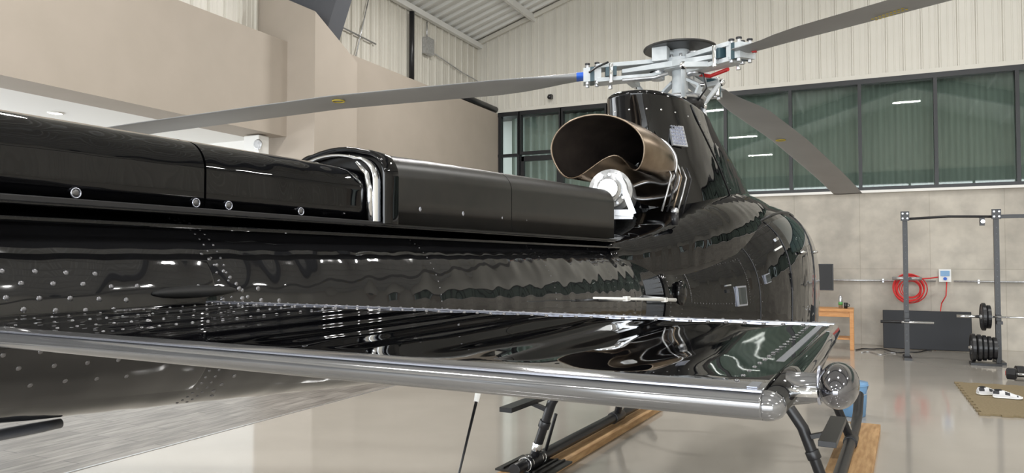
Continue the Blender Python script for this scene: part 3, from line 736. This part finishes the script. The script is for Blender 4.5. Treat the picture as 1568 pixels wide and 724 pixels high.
mb.cyl((1.42,14.25,.75),(3.4,14.25,.75),.015,CHROME,12); mb.cyl((1.42,14.25,.75),(1.86,14.25,.75),.025,CHROME,14)
def wplate(mb,x,y,z,R,t=.05):
    mb.tube([(x-t/2-.001,y,z),(x-t/2,y,z),(x-t/2+.004,y,z),(x+t/2-.004,y,z),(x+t/2,y,z),(x+t/2+.001,y,z)],[.025,R-.008,R,R,R-.008,.025],DARKM,32,smooth=False)
    mb.torus((x-t/2,y,z),R-.02,.010,DARKM,ax=(1,0,0)); mb.torus((x-t/2,y,z),R*.45,.005,STEEL,ax=(1,0,0)); mb.cyl((x-t/2-.02,y,z),(x+t/2+.02,y,z),.035,SILV,14)
wplate(mb,1.80,14.25,.75,.225); wplate(mb,1.87,14.25,.75,.19); mb.build('barbell_and_plates',rk)
mb=MB()
for k,x in enumerate((1.62,1.70,1.77,1.84,1.91)): wplate(mb,x,14.0,.27,.225-.012*k)
mb.cyl((1.55,14.0,.27),(1.97,14.0,.27),.02,CHROME,10); mb.beam((1.96,14.0,.04),(1.96,14.0,.28),.05,.05,DARKM,up=(1,0,0)); mb.box((1.78,14.0,.02),(.42,.25,.04),DARKM); mb.build('stored_plates',rk)
mb=MB(); mb.box((1.1,15.9,.365),(1.45,.05,.72),mat('charcoal_mat',(.015,.017,.022),.6),rot=Matrix.Rotation(rad(-8),3,'X')); mb.build('folded_gym_mat',bevel=.01)
mb=MB()
for k in range(9):
    mb.torus((.85+random.uniform(-.03,.03),16.2-.012*k,1.12+random.uniform(-.03,.03)),.20+random.uniform(-.05,.07),.010,REDM,ax=(random.uniform(-.1,.1),1,random.uniform(-.1,.1)))
mb.cyl((.85,16.39,1.32),(.85,16.05,1.32),.03,DARKM); mb.cyl((.55,16.1,1.32),(1.05,16.1,1.32),.035,SILV)
mb.tube([(.85,16.1,1.3),(1.2,16.15,1.33),(1.33,16.2,1.35)],.012,REDM,8)
mb.build('red_air_hose')
mb=MB(); mb.box((1.45,16.33,1.38),(.20,.1,.24),WHITEP); mb.box((1.45,16.275,1.42),(.15,.02,.1),BLUEB); mb.cyl((1.45,16.28,1.32),(1.45,16.25,1.32),.03,BLUE)
mb.tube([(1.48,16.3,1.28),(1.46,16.28,1.0),(1.38,16.25,.85)],.010,REDM,8)
mb.tube([(1.38,16.25,.85),(1.3,16.2,.3),(1.25,16.1,.02)],.008,REDM,8); mb.build('wall_power_outlet')
mb=MB(); mb.cyl((-1.6,16.36,1.27),(1.3,16.36,1.27),.018,SILV,10); mb.cyl((1.6,16.36,1.27),(4.5,16.36,1.27),.018,SILV,10)
for x in(-1,.4,2,3.5): mb.box((x,16.37,1.27),(.03,.05,.07),SILV)
mb.build('wall_conduit')
mb=MB()
mb.box((-.62,15.55,.735),(1.0,.62,.05),ORWOOD)
for x in(-1.08,-.16):
    for y in(15.28,15.82): mb.box((x,y,.355),(.07,.07,.71),ORWOOD)
mb.box((-.62,15.28,.66),(.9,.03,.10),ORWOOD); mb.box((-.62,15.55,.2),(.9,.5,.03),ORWOOD); mb.build('wooden_workbench',bevel=.004)
mb=MB(); mb.tube([(-.35,15.5,.761),(-.35,15.5,.95),(-.35,15.5,.98),(-.35,15.5,1.0)],[.035,.038,.025,.022],SILV,16); mb.cyl((-.35,15.5,.82),(-.35,15.5,.88),.0385,mat('green_label',(.1,.35,.1),.5)); mb.build('drink_tumbler')
mb=MB(); mb.tube([(-.26,15.45,.761),(-.26,15.45,.87)],[.03,.035],DARKM,16); mb.torus((-.22,15.45,.82),.025,.006,DARKM,ax=(0,1,0)); mb.build('coffee_mug')
mb=MB(); mb.box((-.74,15.9,1.34),(.52,.04,.52),DARKM); mb.box((-.74,15.877,1.34),(.48,.01,.48),mat('screen_black',(.012,.012,.014),.5)); mb.box((-.74,16.0,1.34),(.1,.2,.1),DARKM); mb.box((-.74,16.2,1.34),(.06,.3,.06),DARKM); mb.build('wall_monitor',bevel=.004)
mb=MB(); mb.tube([(x_*1.0,15.4+.25*math.sin(x_*7)+.1*math.cos(x_*17),.012) for x_ in [-.1+.06*i for i in range(22)]],.010,DARKM,6); mb.build('floor_cable')
mb=MB(); mb.tube([(.0+.05*i,14.9+.2*math.sin(i*.8),.011) for i in range(12)],.008,SILV,6); mb.build('floor_cable')
mb=MB()
x0,x1,y0,y1=1.13,3.1,9.4,11.75; pts=[]
def edge(a,b,nn):
    a=Vector((*a,0));b=Vector((*b,0));n=int((b-a).length/.1);d=(b-a)/n;q=Vector((nn[0],nn[1],0))*.035
    for i in range(n):
        o_=q if i%2 else q*0
        pts.append(a+d*i+o_); pts.append(a+d*(i+.98)+o_)
edge((x0,y0),(x1,y0),(0,1)); edge((x1,y0),(x1,y1),(-1,0)); edge((x1,y1),(x0,y1),(0,-1)); edge((x0,y1),(x0,y0),(1,0))
n=len(pts); mb.add([(p.x,p.y,.001) for p in pts]+[(p.x,p.y,.022) for p in pts],[tuple(range(n,2*n)),tuple(reversed(range(n)))]+[(i,(i+1)%n,n+(i+1)%n,n+i) for i in range(n)],MATM); mb.build('foam_floor_mat')
mat_white=mat('sneaker_knit_white',(.72,.72,.74),.6); mat_dark=mat('sneaker_black_patch',(.03,.03,.035),.6)
def shoe(name,loc,rz):
    e=empty(name,loc,rz); mb=MB()
    secs=[(-.14,.028,.075,.012),(-.12,.036,.100,.0),(-.05,.038,.098,0),(0,.038,.085,0),(.05,.045,.068,0),(.10,.05,.052,0),(.14,.042,.040,.004),(.16,.02,.025,.010)]
    R=[[(w*sgnpow(math.cos(t),.8),y,zb+.02+max(0,(zt-zb-.02))*max(0,math.sin(t)) -(0.0 if math.sin(t)>=0 else .005)) for t in [2*math.pi*j/16 for j in range(16)]] for y,w,zt,zb in interp(secs,3)]
    mb.loft(R,mat_white,mf=lambda i,j:(mat_dark if (i in(1,2,3,4,8,9,10,15) and (1<=j<=2 or 5<=j<=6)) else mat_white))
    mb.build('upper',e)
    mb=MB(); R=[[((w+.006)*sgnpow(math.cos(t),.8),y,zb+.013+.012*math.sin(t)) for t in [2*math.pi*j/16 for j in range(16)]] for y,w,zt,zb in interp(secs,3)]
    mb.loft(R,WHITEP); mb.build('sole',e)
    mb=MB(); mb.ell((0,-.085,.096),(.026,.045,.012),RUBBER)
    for k in range(4): mb.cyl((-.018,-.02+.02*k,.090-.007*k),(.018,-.02+.02*k,.090-.007*k),.004,WHITEP,6)
    mb.build('collar_and_laces',e)
shoe('sneaker',(1.40,10.75,.022),rad(-65)); shoe('sneaker',(1.55,10.55,.022),rad(-95))
def dumb(loc,rz):
    mb=MB()
    for s_ in(-1,1):
        mb.tube([(s_*.06,0,.09),(s_*.075,0,.09),(s_*.17,0,.09),(s_*.185,0,.09)],[.065,.088,.088,.06],DARKM,6,smooth=False)
        mb.cyl((s_*.183,0,.09),(s_*.192,0,.09),.035,REDM,16)
    mb.tube([(-.07,0,.09),(-.03,0,.09),(0,0,.09),(.03,0,.09),(.07,0,.09)],[.015,.018,.02,.018,.015],CHROME,12)
    o=mb.build('dumbbell',bevel=.004); o.location=loc; o.rotation_euler=(0,0,rz)
dumb((2.0,12.35,.0),rad(-15)); dumb((2.15,12.7,.0),rad(10))
mb=MB(); mb.tube([(0,0,.001),(0,0,.005),(0,0,.33),(0,0,.36),(0,0,.361),(0,0,.02)],[.12,.13,.155,.158,.148,.12],BLUEB,28); mb.torus((0,0,.33),.157,.008,BLUEB)
mb.tube([(-.16,0,.33),(-.14,-.1,.25),(0,-.17,.2),(.14,-.1,.25),(.16,0,.33)],.004,SILV,6)
o=mb.build('plastic_bucket'); o.location=(-.10,8.85,0)

# ================================================================ CAMERA
cd=bpy.data.cameras.new('camera'); cam=bpy.data.objects.new('camera',cd); bpy.context.collection.objects.link(cam)
cd.sensor_width=36; cd.lens=36*1143/1568; cd.clip_start=.02
cam.location=(0,0,H); cam.rotation_euler=(math.radians(90+1.9),0,math.radians(25)); sc.camera=cam
